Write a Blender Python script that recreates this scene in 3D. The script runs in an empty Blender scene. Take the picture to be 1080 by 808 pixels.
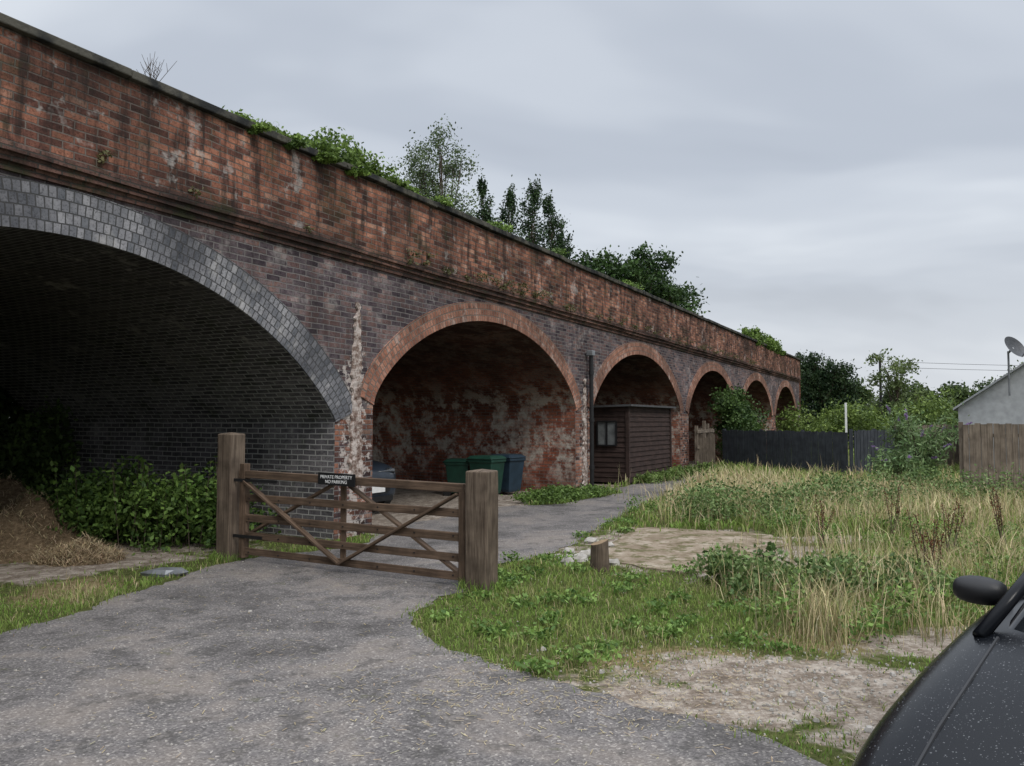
import bpy, math, random
import numpy as np
from mathutils import Vector, Matrix
from mathutils.bvhtree import BVHTree
random.seed(7); R=np.random.default_rng(7)
scene=bpy.context.scene
A=math.radians(29.4); SA,CA=math.sin(A),math.cos(A)
def W(s,l,z=0.0): return (s*SA-l*CA, s*CA+l*SA, z)
# ---------------------------------------------------------------- node helpers
class G:
    def __init__(s,name):
        s.mat=bpy.data.materials.new(name); s.mat.use_nodes=True; s.nt=s.mat.node_tree; s.nt.nodes.clear()
    def n(s,t,ins={},out=0,**pr):
        nd=s.nt.nodes.new(t)
        for k,v in pr.items(): setattr(nd,k,v)
        for k,v in ins.items():
            if isinstance(v,bpy.types.NodeSocket): s.nt.links.new(v,nd.inputs[k])
            else: nd.inputs[k].default_value=v
        return nd.outputs[out] if len(nd.outputs) else nd
    def mix(s,f,a,b,bt='MIX'):
        def c(x): return tuple(x)+(1,) if isinstance(x,(tuple,list)) and len(x)==3 else x
        return s.n('ShaderNodeMix',{0:f,6:c(a),7:c(b)},2,data_type='RGBA',blend_type=bt)
    def m(s,op,a,b=0.5,c=None,clamp=False):
        i={0:a,1:b}
        if c is not None: i[2]=c
        return s.n('ShaderNodeMath',i,0,operation=op,use_clamp=clamp)
    def ramp(s,f,stops,interp='LINEAR'):
        nd=s.nt.nodes.new('ShaderNodeValToRGB'); cr=nd.color_ramp; cr.interpolation=interp
        while len(cr.elements)<len(stops): cr.elements.new(.5)
        for e,(p,c) in zip(cr.elements,stops):
            e.position=p; e.color=(c,c,c,1) if isinstance(c,(int,float)) else tuple(c)+(1,)
        s.nt.links.new(f,nd.inputs[0]); return nd.outputs[0]
    def noise(s,v,sc,det=4,rough=.55,dist=0,out=0):
        return s.n('ShaderNodeTexNoise',{'Vector':v,'Scale':sc,'Detail':min(det,4),'Roughness':rough,'Distortion':dist},out)
    def pos(s): return s.n('ShaderNodeNewGeometry',{},0)
    def uv(s): return s.n('ShaderNodeTexCoord',{},2)
    def map(s,v,sc): return s.n('ShaderNodeMapping',{'Vector':v,'Scale':sc})
    def bsdf(s,col,rough=.8,bump=None,bs=.3,bd=.02,metal=0,spec=.3,transl=0,coat=0,normal=None):
        i={'Base Color':col if not isinstance(col,tuple) else col+(1,),'Roughness':rough,'Metallic':metal,'Specular IOR Level':spec,'Coat Weight':coat}
        if bump is not None: i['Normal']=s.n('ShaderNodeBump',{'Strength':bs,'Distance':bd,'Height':bump})
        b=s.n('ShaderNodeBsdfPrincipled',i)
        if transl>0:
            t=s.n('ShaderNodeBsdfTranslucent',{'Color':i['Base Color']})
            b=s.n('ShaderNodeMixShader',{0:transl,1:b,2:t})
        s.n('ShaderNodeOutputMaterial',{0:b}); return s.mat
    def diff(s,col,bump=None,bs=.3,bd=.02,transl=0,rough=0.0):
        i={'Color':col,'Roughness':rough}
        if bump is not None: i['Normal']=s.n('ShaderNodeBump',{'Strength':bs,'Distance':bd,'Height':bump})
        b=s.n('ShaderNodeBsdfDiffuse',i)
        if transl>0:
            t=s.n('ShaderNodeBsdfTranslucent',{'Color':col}); b=s.n('ShaderNodeMixShader',{0:transl,1:b,2:t})
        s.n('ShaderNodeOutputMaterial',{0:b}); return s.mat
def simple(name,c,rough=.6,metal=0,spec=.4,coat=0,var=.25,sc=6,bs=.1):
    g=G(name); p=g.pos(); nz=g.noise(p,sc,3)
    c2=tuple(x*(1-var) for x in c); c3=tuple(min(1,x*(1+var)) for x in c)
    return g.bsdf(g.ramp(nz,[(.3,c2),(.7,c3)]),rough,g.noise(p,sc*12,2) if bs>0 else None,bs,.004,metal,spec,coat=coat)
# ---------------------------------------------------------------- brick materials
def brick(name,stops,mortar,bw=.225,bh=.075,ms=.009,stain=.6,white=0.0,topdark=None,green=0.0,red=None,streak=.5,mvar=1.0,whitecol=(.45,.43,.40),lowwhite=None,wth=.56,sth=.42,ww=.07):
    g=G(name); uv=g.uv(); p=g.pos()
    off=g.noise(uv,3.5,1,out=1)
    uvd=g.n('ShaderNodeVectorMath',{0:off,1:(.020,.020,0)},0,operation='MULTIPLY')
    uvd=g.n('ShaderNodeVectorMath',{0:uv,1:uvd},0,operation='ADD')
    nd=g.nt.nodes.new('ShaderNodeTexBrick'); g.nt.links.new(uvd,nd.inputs['Vector'])
    for k,v in {'Color1':(0,0,0,1),'Color2':(1,1,1,1),'Mortar':(.5,.5,.5,1),'Scale':1,'Mortar Size':ms,'Mortar Smooth':.35,'Bias':0,'Brick Width':bw,'Row Height':bh}.items(): nd.inputs[k].default_value=v
    nd.offset=.5; per=nd.outputs[0]; mf=nd.outputs[1]
    fine=g.noise(p,42,2,.75); mid=g.noise(p,6,3,.7); big=g.noise(p,1.15,4,.68); med=g.noise(p,2.3,4,.75)
    pe=g.m('ADD',g.m('MULTIPLY',per,.7),g.m('MULTIPLY',g.m('SUBTRACT',mid,.34),.9))
    bc=g.ramp(pe,stops)
    if red is not None:
        at=g.n('ShaderNodeAttribute',{},2,attribute_name='redm')
        f=g.m('ADD',at,g.m('MULTIPLY',g.m('SUBTRACT',mid,.5),1.3)); f=g.ramp(f,[(.42,0),(.58,1)])
        bc=g.mix(f,bc,g.ramp(per,red))
    bc=g.mix(.8,bc,g.ramp(fine,[(.3,.35),(.5,1.0),(.75,1.0)]),'MULTIPLY')
    bc=g.mix(.6,bc,g.mix(g.ramp(big,[(.35,0),(.65,1)]),(.42,.42,.45),(1.5,1.42,1.36)),'MULTIPLY')
    mo=g.mix(big,mortar,tuple(x*.45 for x in mortar))
    c=g.mix(g.m('MULTIPLY',mf,mvar),bc,mo)
    stf=g.m('ADD',g.m('MULTIPLY',g.m('SUBTRACT',1.0,big),.6),g.m('MULTIPLY',med,.4))
    st=g.ramp(stf,[(sth+.04,0),(sth+.18,1)])
    c=g.mix(g.m('MULTIPLY',st,stain),c,(.028,.024,.023))
    if streak>0:
        sv=g.map(uv,(2.6,.35,1)); sk=g.ramp(g.noise(sv,1.8,4,.75),[(.48,0),(.62,1)])
        c=g.mix(g.m('MULTIPLY',sk,streak),c,(.032,.027,.025))
    if green>0:
        gm=g.ramp(med,[(.34,1),(.46,0)]); c=g.mix(g.m('MULTIPLY',gm,green),c,(.05,.06,.028))
    if topdark:
        z=g.n('ShaderNodeSeparateXYZ',{0:p},2)
        zz=g.m('ADD',z,g.m('MULTIPLY',g.m('SUBTRACT',big,.5),1.6))
        f=g.ramp(g.m('DIVIDE',zz,5),[(topdark[0]/5,0),(topdark[1]/5,1)])
        c=g.mix(g.m('MULTIPLY',f,topdark[2]),c,(.024,.022,.021))  # blends the brick to near black with height, edge broken by noise
    if white>0:
        wm=g.ramp(med,[(wth,0),(wth+ww,1)])
        if lowwhite:
            z=g.n('ShaderNodeSeparateXYZ',{0:p},2); wm=g.m('MULTIPLY',wm,g.ramp(g.m('DIVIDE',g.m('ADD',z,g.m('MULTIPLY',g.m('SUBTRACT',mid,.5),1.2)),5),[(0,.1),(lowwhite[0]/5,1),(lowwhite[1]/5,1),(lowwhite[1]/5+.10,.12)]))
        wm=g.m('MULTIPLY',wm,g.ramp(mid,[(.35,.25),(.6,1)]))
        c=g.mix(g.m('MULTIPLY',wm,white),c,whitecol)
    if red is not None:
        aw=g.n('ShaderNodeAttribute',{},2,attribute_name='wht')
        f=g.m('ADD',aw,g.m('MULTIPLY',g.m('SUBTRACT',g.noise(p,8,4,.75),.5),2.0)); f=g.ramp(f,[(.5,0),(.62,1)])
        c=g.mix(g.m('MULTIPLY',f,.8),c,(.50,.45,.41))
    h=g.m('ADD',g.m('SUBTRACT',1.0,mf),g.m('MULTIPLY',fine,.5))
    h=g.m('ADD',h,g.m('MULTIPLY',per,.3))
    return g.diff(c,h,.8,.012)
REDS=[(0,(.06,.038,.034)),(.25,(.135,.066,.052)),(.5,(.25,.115,.08)),(.75,(.35,.165,.11)),(1,(.42,.27,.20))]
GREYS=[(0,(.05,.042,.05)),(.25,(.09,.072,.082)),(.45,(.15,.125,.133)),(.62,(.16,.10,.092)),(.8,(.215,.17,.172)),(.92,(.26,.15,.12)),(1,(.30,.26,.25))]
M_par=brick('parapet_red_brick',REDS,(.23,.19,.165),stain=.9,white=.55,green=.3,streak=.8,wth=.58,sth=.44)
M_cor=brick('corbel_brick',[(0,(.06,.04,.035)),(.5,(.15,.09,.075)),(1,(.24,.14,.11))],(.1,.09,.08),stain=.8,green=.5,streak=.6)
M_wall=brick('dark_engineering_brick',GREYS,(.27,.25,.24),stain=.42,white=.28,red=REDS,streak=.3,wth=.55)
M_ringb=brick('blue_brick_ring',[(0,(.12,.13,.145)),(.5,(.19,.195,.21)),(1,(.31,.315,.33))],(.11,.11,.11),bw=.078,bh=.112,ms=.007,stain=.45,streak=.0,white=.25)
M_ringr=brick('red_brick_ring',[(0,(.16,.08,.06)),(.4,(.31,.15,.105)),(.75,(.40,.21,.15)),(1,(.42,.30,.24))],(.25,.21,.18),bw=.078,bh=.112,ms=.009,stain=.45,streak=.0,white=.45)
M_v1=brick('dark_topped_blue_vault',[(0,(.065,.065,.07)),(.5,(.135,.13,.14)),(1,(.21,.205,.21))],(.55,.54,.52),ms=.010,stain=.3,white=.3,green=.4,topdark=(2.1,3.4,.75),streak=0,wth=.58)  # blue vault brick, colour darker towards the crown
M_v2=brick('red_vault',[(0,(.13,.048,.036)),(.5,(.28,.095,.062)),(1,(.38,.165,.105))],(.22,.19,.17),stain=.45,white=.92,topdark=(1.9,3.1,.76),streak=0,lowwhite=(.9,2.1),whitecol=(.50,.47,.41),green=.15,wth=.47,ww=.09)
# ---------------------------------------------------------------- other materials
g=G('old_coping_stone'); p=g.pos(); M_cop=g.diff(g.mix(g.ramp(g.noise(p,4,4),[(.4,0),(.6,1)]),(.035,.036,.036),(.10,.095,.08)),g.noise(p,30,3),.5,.02)
g=G('cement_patch'); p=g.pos(); M_cem=g.diff(g.ramp(g.noise(p,9,4,.75),[(.32,(.09,.05,.04)),(.45,(.24,.18,.15)),(.57,(.50,.44,.40))]),g.noise(p,40,3),.8,.02)
def woodmat(name,c0,c1,rough=.85):
    g=G(name); uv=g.map(g.uv(),(1.5,28,1)); p=g.pos()
    n=g.noise(uv,1.5,4,.65,.4); c=g.ramp(n,[(.3,c0),(.7,c1)])
    c=g.mix(g.ramp(g.noise(p,5,3),[(.4,0),(.75,.6)]),c,tuple(x*.45 for x in c0))
    return g.bsdf(c,rough,n,.5,.01,spec=.2)
M_post=woodmat('weathered_post_wood',(.06,.043,.031),(.20,.155,.115))
M_gate=woodmat('gate_wood',(.055,.037,.025),(.17,.115,.078))
M_shed=woodmat('shed_boards',(.024,.017,.015),(.072,.045,.038))
M_pfence=woodmat('pale_fence_boards',(.10,.078,.06),(.25,.205,.16))
M_gfence=woodmat('grey_fence_paint',(.030,.034,.040),(.07,.077,.088))
M_bark=woodmat('bark',(.04,.03,.022),(.14,.11,.085))
M_black=simple('black_plastic',(.012,.012,.013),.45)
M_rubber=simple('tyre_rubber',(.02,.02,.02),.8)
M_roof=simple('roof_felt',(.06,.06,.062),.9,bs=.4)
M_groof=simple('pale_sheet_roof',(.34,.35,.36),.8,var=.15,bs=.2)
M_render=simple('pale_render',(.36,.37,.38),.85,var=.15,bs=.3)
M_lead=simple('grey_metal',(.22,.23,.24),.5,metal=.5)
M_glass=simple('dark_glass',(.012,.014,.016),.08,spec=.3,var=.1,bs=0)
M_panerefl=simple('painted_reflection_pane',(.15,.16,.16),.15,spec=.6,var=.3,bs=0)  # grey base colour stands in for the bright reflection in the shed glass
M_lamp=simple('lamp_lens',(.55,.58,.60),.08,spec=1,var=.1,bs=0)
M_lampd=simple('dull_lamp_lens',(.09,.10,.11),.15,spec=.5,var=.1,bs=0)
M_white=simple('white_paint',(.75,.75,.73),.6,var=.05)
M_bing=simple('green_bin_plastic',(.012,.05,.034),.5)
M_binb=simple('blue_bin_plastic',(.02,.04,.06),.5)
M_dirtw=simple('stump_end_grain',(.24,.17,.10),.9,sc=20)
M_conc=simple('concrete_rubble',(.34,.32,.29),.9,sc=9,bs=.5)
def vcol(name,rough=.6,tr=.3,spec=.3):
    g=G(name); a=g.n('ShaderNodeAttribute',{},0,attribute_name='col')
    return g.bsdf(a,rough,transl=tr,spec=spec) if spec>0 else g.diff(a,transl=tr)
M_leaf=vcol('leaves',.55,.25,.25); M_grass=vcol('grass_blades',.65,.22,0); M_dry=vcol('dry_stalks',.8,0,0)
# road
g=G('worn_tarmac'); p=g.pos()
v=g.n('ShaderNodeTexVoronoi',{'Vector':p,'Scale':95,'Randomness':1},1)
sp=g.n('ShaderNodeSeparateColor',{0:v},0)
c=g.ramp(sp,[(0,(.095,.088,.085)),(.5,(.145,.134,.130)),(.85,(.190,.177,.168)),(.97,(.28,.262,.24)),(1,(.40,.37,.34))])
med=g.noise(p,3.2,4,.78); lo=g.noise(p,.75,4,.72,.3)
c=g.mix(1.0,c,g.ramp(lo,[(.36,.60),(.64,1.4)]),'MULTIPLY')
c=g.mix(g.m('MULTIPLY',g.ramp(lo,[(.5,0),(.62,1)]),.5),c,(.20,.168,.138))
c=g.mix(g.m('MULTIPLY',g.ramp(med,[(.53,0),(.64,1)]),.6),c,(.055,.052,.048))
c=g.mix(g.m('MULTIPLY',g.ramp(med,[(.30,1),(.40,0)]),.5),c,(.095,.095,.05))
h=g.m('ADD',g.m('MULTIPLY',sp,.5),g.m('MULTIPLY',med,1.6))
M_road=g.bsdf(c,.8,h,.6,.014,spec=.2)
# ground
g=G('grassy_ground'); p=g.pos()
dm=g.n('ShaderNodeAttribute',{},2,attribute_name='dirt'); sm=g.n('ShaderNodeAttribute',{},2,attribute_name='straw')
n1=g.noise(p,1.6,4,.75); n2=g.noise(p,14,4,.7)
gr=g.ramp(n2,[(.3,(.04,.05,.018)),(.55,(.085,.095,.035)),(.75,(.15,.13,.07))])
stw=g.ramp(n2,[(.3,(.10,.08,.04)),(.7,(.25,.2,.11))])
c=g.mix(g.ramp(g.m('ADD',sm,g.m('SUBTRACT',n1,.5)),[(.35,0),(.65,1)]),gr,stw)
vv=g.n('ShaderNodeTexVoronoi',{'Vector':p,'Scale':60},1); vs=g.n('ShaderNodeSeparateColor',{0:vv},0)
dc=g.mix(.3,g.ramp(g.noise(p,5,4,.78),[(.3,(.08,.062,.045)),(.46,(.21,.17,.135)),(.64,(.46,.41,.35))]),g.ramp(vs,[(0,(.10,.085,.07)),(.7,(.24,.2,.16)),(1,(.42,.38,.34))]))
f=g.ramp(g.m('ADD',dm,g.m('MULTIPLY',g.m('SUBTRACT',n1,.5),1.5)),[(.42,0),(.56,1)])
c=g.mix(f,c,dc)
M_ground=g.diff(c,n2,.9,.04)
g=G('old_concrete_slab'); p=g.pos(); a_=g.noise(p,2.6,4,.78)
c=g.ramp(a_,[(.3,(.13,.10,.07)),(.5,(.24,.195,.145)),(.68,(.36,.31,.25))]); c=g.mix(g.ramp(g.noise(p,4,4,.75),[(.50,0),(.58,.75)]),c,(.085,.085,.035))
M_slab=g.diff(c,g.noise(p,22,3,.7),.5,.02)
g=G('hay'); p=g.pos(); M_hay=g.diff(g.ramp(g.noise(g.map(p,(1,1,3)),16,4,.75),[(.3,(.09,.065,.04)),(.6,(.24,.175,.11)),(.8,(.36,.28,.18))]),g.noise(p,30,3,.8),1,.05)
# ---------------------------------------------------------------- mesh builder
class MB:
    def __init__(s): s.v=[];s.f=[];s.m=[];s.uv=[]
    def add(s,vs,fs,mi=0,uvs=None):
        b=len(s.v); s.v+= [tuple(x) for x in vs]
        for k,f in enumerate(fs):
            s.f.append([b+i for i in f]); s.m.append(mi); s.uv+= (uvs[k] if uvs else [(0,0)]*len(f))
    def beam(s,p0,p1,w,h,mi=0,up=(0,0,1),taper=1.0,j=0.0):
        p0=Vector(p0);p1=Vector(p1);d=(p1-p0);L=d.length;d.normalize();up=Vector(up)
        if abs(d.dot(up))>.98: up=Vector((SA,CA,0))
        x=d.cross(up).normalized(); y=x.cross(d).normalized(); o=random.uniform(0,20)
        vs=[]
        for q,t in ((p0,1),(p1,taper)):
            for a,b in ((-1,-1),(1,-1),(1,1),(-1,1)):
                vs.append(q+x*(a*w/2*t)+y*(b*h/2*t)+Vector([random.uniform(-j,j) for _ in range(3)]))
        fs=[(0,1,5,4),(1,2,6,5),(2,3,7,6),(3,0,4,7),(3,2,1,0),(4,5,6,7)]
        uv=[]
        for k,f in enumerate(fs[:4]):
            ww=w if k%2==0 else h
            uv.append([(o,k*.3+o),(o,k*.3+ww+o),(o+L,k*.3+ww+o),(o+L,k*.3+o)])
        uv+= [[(o,o),(o+.02,o),(o+.02,o+w),(o,o+w)]]*2
        s.add(vs,fs,mi,uv)
    def box(s,x0,x1,y0,y1,z0,z1,mi=0,M=None):
        vs=[Vector((x,y,z)) for z in (z0,z1) for x,y in ((x0,y0),(x1,y0),(x1,y1),(x0,y1))]
        if M: vs=[M@v for v in vs]
        s.add(vs,[(0,3,2,1),(4,5,6,7),(0,1,5,4),(1,2,6,5),(2,3,7,6),(3,0,4,7)],mi,[[(0,0),(1,0),(1,1),(0,1)]]*6)
    def cyl(s,p0,p1,r0,r1=None,n=12,mi=0,cap=True):
        r1=r0 if r1 is None else r1
        p0=Vector(p0);p1=Vector(p1);d=(p1-p0);L=d.length
        if L<1e-6: return
        d.normalize(); up=Vector((0,0,1)) if abs(d.z)<.9 else Vector((1,0,0)); x=d.cross(up).normalized(); y=d.cross(x)
        vs=[q+(x*math.cos(t)+y*math.sin(t))*r for q,r in ((p0,r0),(p1,r1)) for t in [2*math.pi*i/n for i in range(n)]]
        fs=[(i,(i+1)%n,n+(i+1)%n,n+i) for i in range(n)]
        uv=[[(0,i/n),(0,(i+1)/n),(L,(i+1)/n),(L,i/n)] for i in range(n)]
        if cap: fs+=[tuple(range(n))[::-1],tuple(range(n,2*n))]; uv+=[[(.1*math.cos(6.28*i/n),.1*math.sin(6.28*i/n)) for i in range(n)]]*2
        s.add(vs,fs,mi,uv)
    def obj(s,name,mats,parent=None,smooth=False,bevel=0,M=None,sub=0):
        me=bpy.data.meshes.new(name); me.from_pydata([tuple(v) for v in s.v],[],s.f)
        for m in mats: me.materials.append(m)
        me.polygons.foreach_set('material_index',s.m)
        u=me.uv_layers.new(name='UVMap'); u.data.foreach_set('uv',np.array(s.uv,dtype=np.float32).ravel())
        if smooth: me.polygons.foreach_set('use_smooth',[True]*len(me.polygons))
        if M is not None: me.transform(M)
        me.validate(); me.update()
        o=bpy.data.objects.new(name,me); scene.collection.objects.link(o)
        if parent: o.parent=parent
        if bevel:
            b=o.modifiers.new('b','BEVEL'); b.width=bevel; b.segments=2; b.limit_method='ANGLE'
        if sub: 
            b=o.modifiers.new('s','SUBSURF'); b.levels=sub; b.render_levels=sub
        return o
def empty(name):
    o=bpy.data.objects.new(name,None); scene.collection.objects.link(o); return o
def np_mesh(name,V,F,C,mat,parent=None):
    me=bpy.data.meshes.new(name); k=F.shape[1]
    me.vertices.add(len(V)); me.vertices.foreach_set('co',V.astype(np.float32).ravel())
    me.loops.add(F.size); me.loops.foreach_set('vertex_index',F.astype(np.int32).ravel())
    me.polygons.add(len(F)); me.polygons.foreach_set('loop_start',np.arange(0,F.size,k,dtype=np.int32))
    me.update(calc_edges=True)
    a=me.attributes.new('col','FLOAT_COLOR','POINT'); a.data.foreach_set('color',np.concatenate([C,np.ones((len(C),1))],1).astype(np.float32).ravel())
    me.materials.append(mat)
    o=bpy.data.objects.new(name,me); scene.collection.objects.link(o)
    if parent: o.parent=parent
    return o
# ---------------------------------------------------------------- VIADUCT
D=7.29; DB=14.6; S0=-9.0; S1=46.4; ZT=3.85
viaduct=empty('brick_railway_viaduct')
arches=[(-7.2,-.3,1.75,1.65,.2),(.6,8.0,1.6,1.78,.12),(8.8,15.85,1.85,1.6,.45),(16.8,23.7,1.85,1.6,.45),(24.6,31.1,1.85,1.6,.45),(31.95,38.3,1.85,1.6,.45),(39.2,45.2,1.85,1.6,.45)]
def prof(a,t):
    s0,s1,zs,ri,w=a; c=(s0+s1)/2; hs=(s1-s0)/2
    x=-math.cos(t*math.pi); dx=abs(x)*hs
    Rr=(hs*hs+ri*ri)/(2*ri); seg=math.sqrt(max(0,Rr*Rr-dx*dx))-(Rr-ri); el=ri*math.sqrt(max(0,1-x*x))
    return c+x*hs, zs+(1-w)*seg+w*el
NA=48
def face(lat,name,flip):
    V=[];F=[];UV=[];red=[];wht=[]
    def col(sa,za,sb,zb,nz):
        b=len(V)
        for s_,z0 in ((sa,za),(sb,zb)):
            for i in range(nz+1):
                z=z0+(ZT-z0)*i/nz; V.append(W(s_,lat,z)); UV.append((s_,z))
                r=0;w=0
                for i2 in range(len(arches)-1):
                    e0=arches[i2][1]; e1=arches[i2+1][0]
                    if e0-.45<s_<e1+.45:
                        r=max(r,min(1,max(0,(2.3-z)/.6))*(.75 if i2!=1 else .62))
                    if i2==1:
                        w=max(w,math.exp(-((s_-8.4)/.42)**2)*max(0,min(1,(3.4-z)/1.2))*.62)
                    if i2==2: w=max(w,math.exp(-((s_-16.35)/.4)**2)*max(0,min(1,(3.2-z)/1.2))*.52)
                    if i2>2: w=max(w,math.exp(-((s_-(e0+e1)/2)/.3)**2)*max(0,min(1,(2.6-z)/1.2))*.38)
                red.append(r); wht.append(w)
        for i in range(nz):
            f=[b+i,b+nz+1+i,b+nz+2+i,b+i+1]
            F.append(f[::-1] if flip else f)
    edges=[S0]
    for a in arches: edges+=[a[0],a[1]]
    edges.append(S1)
    for k in range(0,len(edges),2):
        a,b=edges[k],edges[k+1]; n=max(2,int((b-a)/.15))
        for i in range(n): col(a+(b-a)*i/n,0-.05,a+(b-a)*(i+1)/n,-.05,24)
    for a in arches:
        P=[prof(a,i/NA) for i in range(NA+1)]
        for i in range(NA): col(P[i][0],P[i][1],P[i+1][0],P[i+1][1],14)
    me=bpy.data.meshes.new(name); me.from_pydata(V,[],F); me.materials.append(M_wall)
    u=me.uv_layers.new(name='UVMap'); li=np.zeros(len(me.loops),dtype=np.int32); me.loops.foreach_get('vertex_index',li)
    u.data.foreach_set('uv',np.array(UV,dtype=np.float32)[li].ravel())
    for nm,arr in (('redm',red),('wht',wht)):
        at=me.attributes.new(nm,'FLOAT','POINT'); at.data.foreach_set('value',arr)
    o=bpy.data.objects.new(name,me); scene.collection.objects.link(o); o.parent=viaduct
face(D,'front_wall',False); face(DB,'rear_wall',True)
for ai,a in enumerate(arches):
    P=[(a[0],-.05)]+[(a[0],a[2]*i/4) for i in range(1,4)]+[prof(a,i/NA) for i in range(NA+1)]+[(a[1],a[2]*i/4) for i in (3,2,1)]+[(a[1],-.05)]
    mb=MB(); L=0; nd=14
    for i in range(len(P)-1):
        l2=L+math.dist(P[i],P[i+1])
        for k in range(nd):
            la=D+(DB-D)*k/nd; lb=D+(DB-D)*(k+1)/nd
            mb.add([W(P[i][0],la,P[i][1]),W(P[i+1][0],la,P[i+1][1]),W(P[i+1][0],lb,P[i+1][1]),W(P[i][0],lb,P[i][1])],[(0,1,2,3)],0,[[(la,L),(la,l2),(lb,l2),(lb,L)]])
        L=l2
    mb.obj('arch_vault',[M_v1 if ai<=1 else M_v2],viaduct)
    th=.45 if ai<=1 else .345; n=64; Q=[prof(a,.0+i/n) for i in range(n+1)]; mb=MB(); L=0
    ex=[]
    for i in range(n+1):
        q0=Q[max(0,i-1)];q1=Q[min(n,i+1)]; tx,tz=q1[0]-q0[0],q1[1]-q0[1]; l=math.hypot(tx,tz); nx,nz=-tz/l,tx/l
        if i in(0,n): nx,nz=(-.93,.37) if i==0 else (.93,.37)
        ex.append((Q[i][0]+nx*th,Q[i][1]+nz*th))
    lf,lb=D-.022,D+.002
    for i in range(n):
        l2=L+math.dist(Q[i],Q[i+1])*1.04
        a0,a1,b0,b1=Q[i],Q[i+1],ex[i],ex[i+1]
        mb.add([W(a0[0],lf,a0[1]),W(a1[0],lf,a1[1]),W(b1[0],lf,b1[1]),W(b0[0],lf,b0[1])],[(0,1,2,3)],0,[[(L,0),(l2,0),(l2,th),(L,th)]])
        mb.add([W(a0[0],lf,a0[1]),W(a1[0],lf,a1[1]),W(a1[0],D,a1[1]),W(a0[0],D,a0[1])],[(0,1,2,3)],0,[[(L,0),(l2,0),(l2,.02),(L,.02)]])
        mb.add([W(b0[0],lf,b0[1]),W(b1[0],lf,b1[1]),W(b1[0],lb,b1[1]),W(b0[0],lb,b0[1])],[(0,1,2,3)],0,[[(L,0),(l2,0),(l2,.02),(L,.02)]])
        L=l2
    for q,e in ((Q[0],ex[0]),(Q[n],ex[n])):
        mb.add([W(q[0],lf,q[1]),W(e[0],lf,e[1]),W(e[0],lb,e[1]),W(q[0],lb,q[1])],[(0,1,2,3)],0)
    mb.obj('arch_ring',[M_ringb if ai<=1 else M_ringr],viaduct)
def sn(x,k=0): return math.sin(x*1.7+k)+math.sin(x*4.1+k*2)*.5+math.sin(x*9.3+k*3)*.3
def strip(sign,base):
    pr=[(0,3.85,0),(-.035,3.852,0),(-.035,3.925,0),(-.075,3.927,0),(-.075,4.0,0),(-.115,4.002,0),(-.115,4.085,0),(-.07,4.09,0),(-.07,4.35,1),(-.07,4.6,1),(-.075,4.85,1),(-.07,5.10,1)]
    mb=MB(); n=int((S1-S0)/.3); v=[]
    for j in range(n+1):
        s_=S0+(S1-S0)*j/n
        for k,(o,z,_) in enumerate(pr):
            v.append(W(s_,base+sign*(o+.007*sn(s_,k)*(1 if k>1 else 0)),z+.006*sn(s_*.8,k*.7)*(k>1)))
    m=len(pr); fs=[];uv=[];mi=[]
    for j in range(n):
        s_=S0+(S1-S0)*j/n; s2=S0+(S1-S0)*(j+1)/n
        for k in range(m-1):
            f=(j*m+k,(j+1)*m+k,(j+1)*m+k+1,j*m+k+1); fs.append(f)
            z0=pr[k][1];z1=pr[k+1][1]
            if z1-z0<.01: z1=z0+.03
            uv.append([(s_,z0),(s2,z0),(s2,z1),(s_,z1)]); mi.append(1 if k>=7 else 0)
    mb.add(v,fs,0,uv); mb.m=mi
    mb.obj('parapet',[M_cor,M_par],viaduct)
    mb=MB(); i0=base+sign*.30
    mb.add([W(S0,i0,4.5),W(S1,i0,4.5),W(S1,i0,5.1),W(S0,i0,5.1)],[(0,1,2,3)],0,[[(0,0),(55,0),(55,.6),(0,.6)]])
    mb.obj('parapet_inside',[M_par],viaduct)
    mb=MB(); s_=S0
    while s_<S1:
        l=random.uniform(1.1,1.9)
        e=min(S1+.04,s_+l); dz=random.uniform(0,.014); z0=5.105+dz+(0.0 if s_>3.2 else .05); of=random.uniform(.10,.125)
        mb.beam(W(s_+.003,base+sign*of,z0+.04),W(e-.003,base+sign*of,z0+.04+random.uniform(-.005,.008)),.50,.085+random.uniform(0,.01),0,j=.004); s_=e
    mb.obj('coping',[M_cop],viaduct,bevel=.012)
strip(1,D); strip(-1,DB)
mb=MB(); 
mb.add([W(S0,D+.28,4.52),W(S1,D+.28,4.52),W(S1,DB-.28,4.52),W(S0,DB-.28,4.52)],[(0,1,2,3)],0)
mb.obj('deck',[M_ground],viaduct)
mb=MB()
for s_ in (S0,S1): mb.add([W(s_,D-.07,-.05),W(s_,DB+.07,-.05),W(s_,DB+.07,5.1),W(s_,D-.07,5.1)],[(0,1,2,3)],0,[[(0,0),(7.4,0),(7.4,5.1),(0,5.1)]])
mb.obj('end_wall',[M_par],viaduct)
def scar(sc,z0,z1,w,name):
    mb=MB(); n=44; vs=[]
    for i in range(n+1):
        t=i/n; z=z0+(z1-z0)*t; ww=w*(1-.5*t)*(1 if t<.93 else .5)+random.uniform(-.035,.03)
        cx=sc+random.uniform(-.02,.02)
        for a,l in ((-1,D-.003),(-.8,D-.03),(.8,D-.035),(1,D-.003)): vs.append(W(cx+a*ww,l+random.uniform(-.012,0),z))
    fs=[(i*4+k,i*4+k+1,i*4+k+5,i*4+k+4) for i in range(n) for k in range(3)]; fs.append((n*4,n*4+1,n*4+2,n*4+3))
    mb.add(vs,fs); mb.obj(name,[M_cem],viaduct)
scar(8.42,.75,3.3,.15,'cement_scar'); scar(16.33,-.05,2.6,.12,'cement_scar')
mb=MB(); pp=lambda z:W(16.46,D-.13,z)
mb.cyl(pp(-.02),pp(3.15),.05,n=12); 
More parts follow.
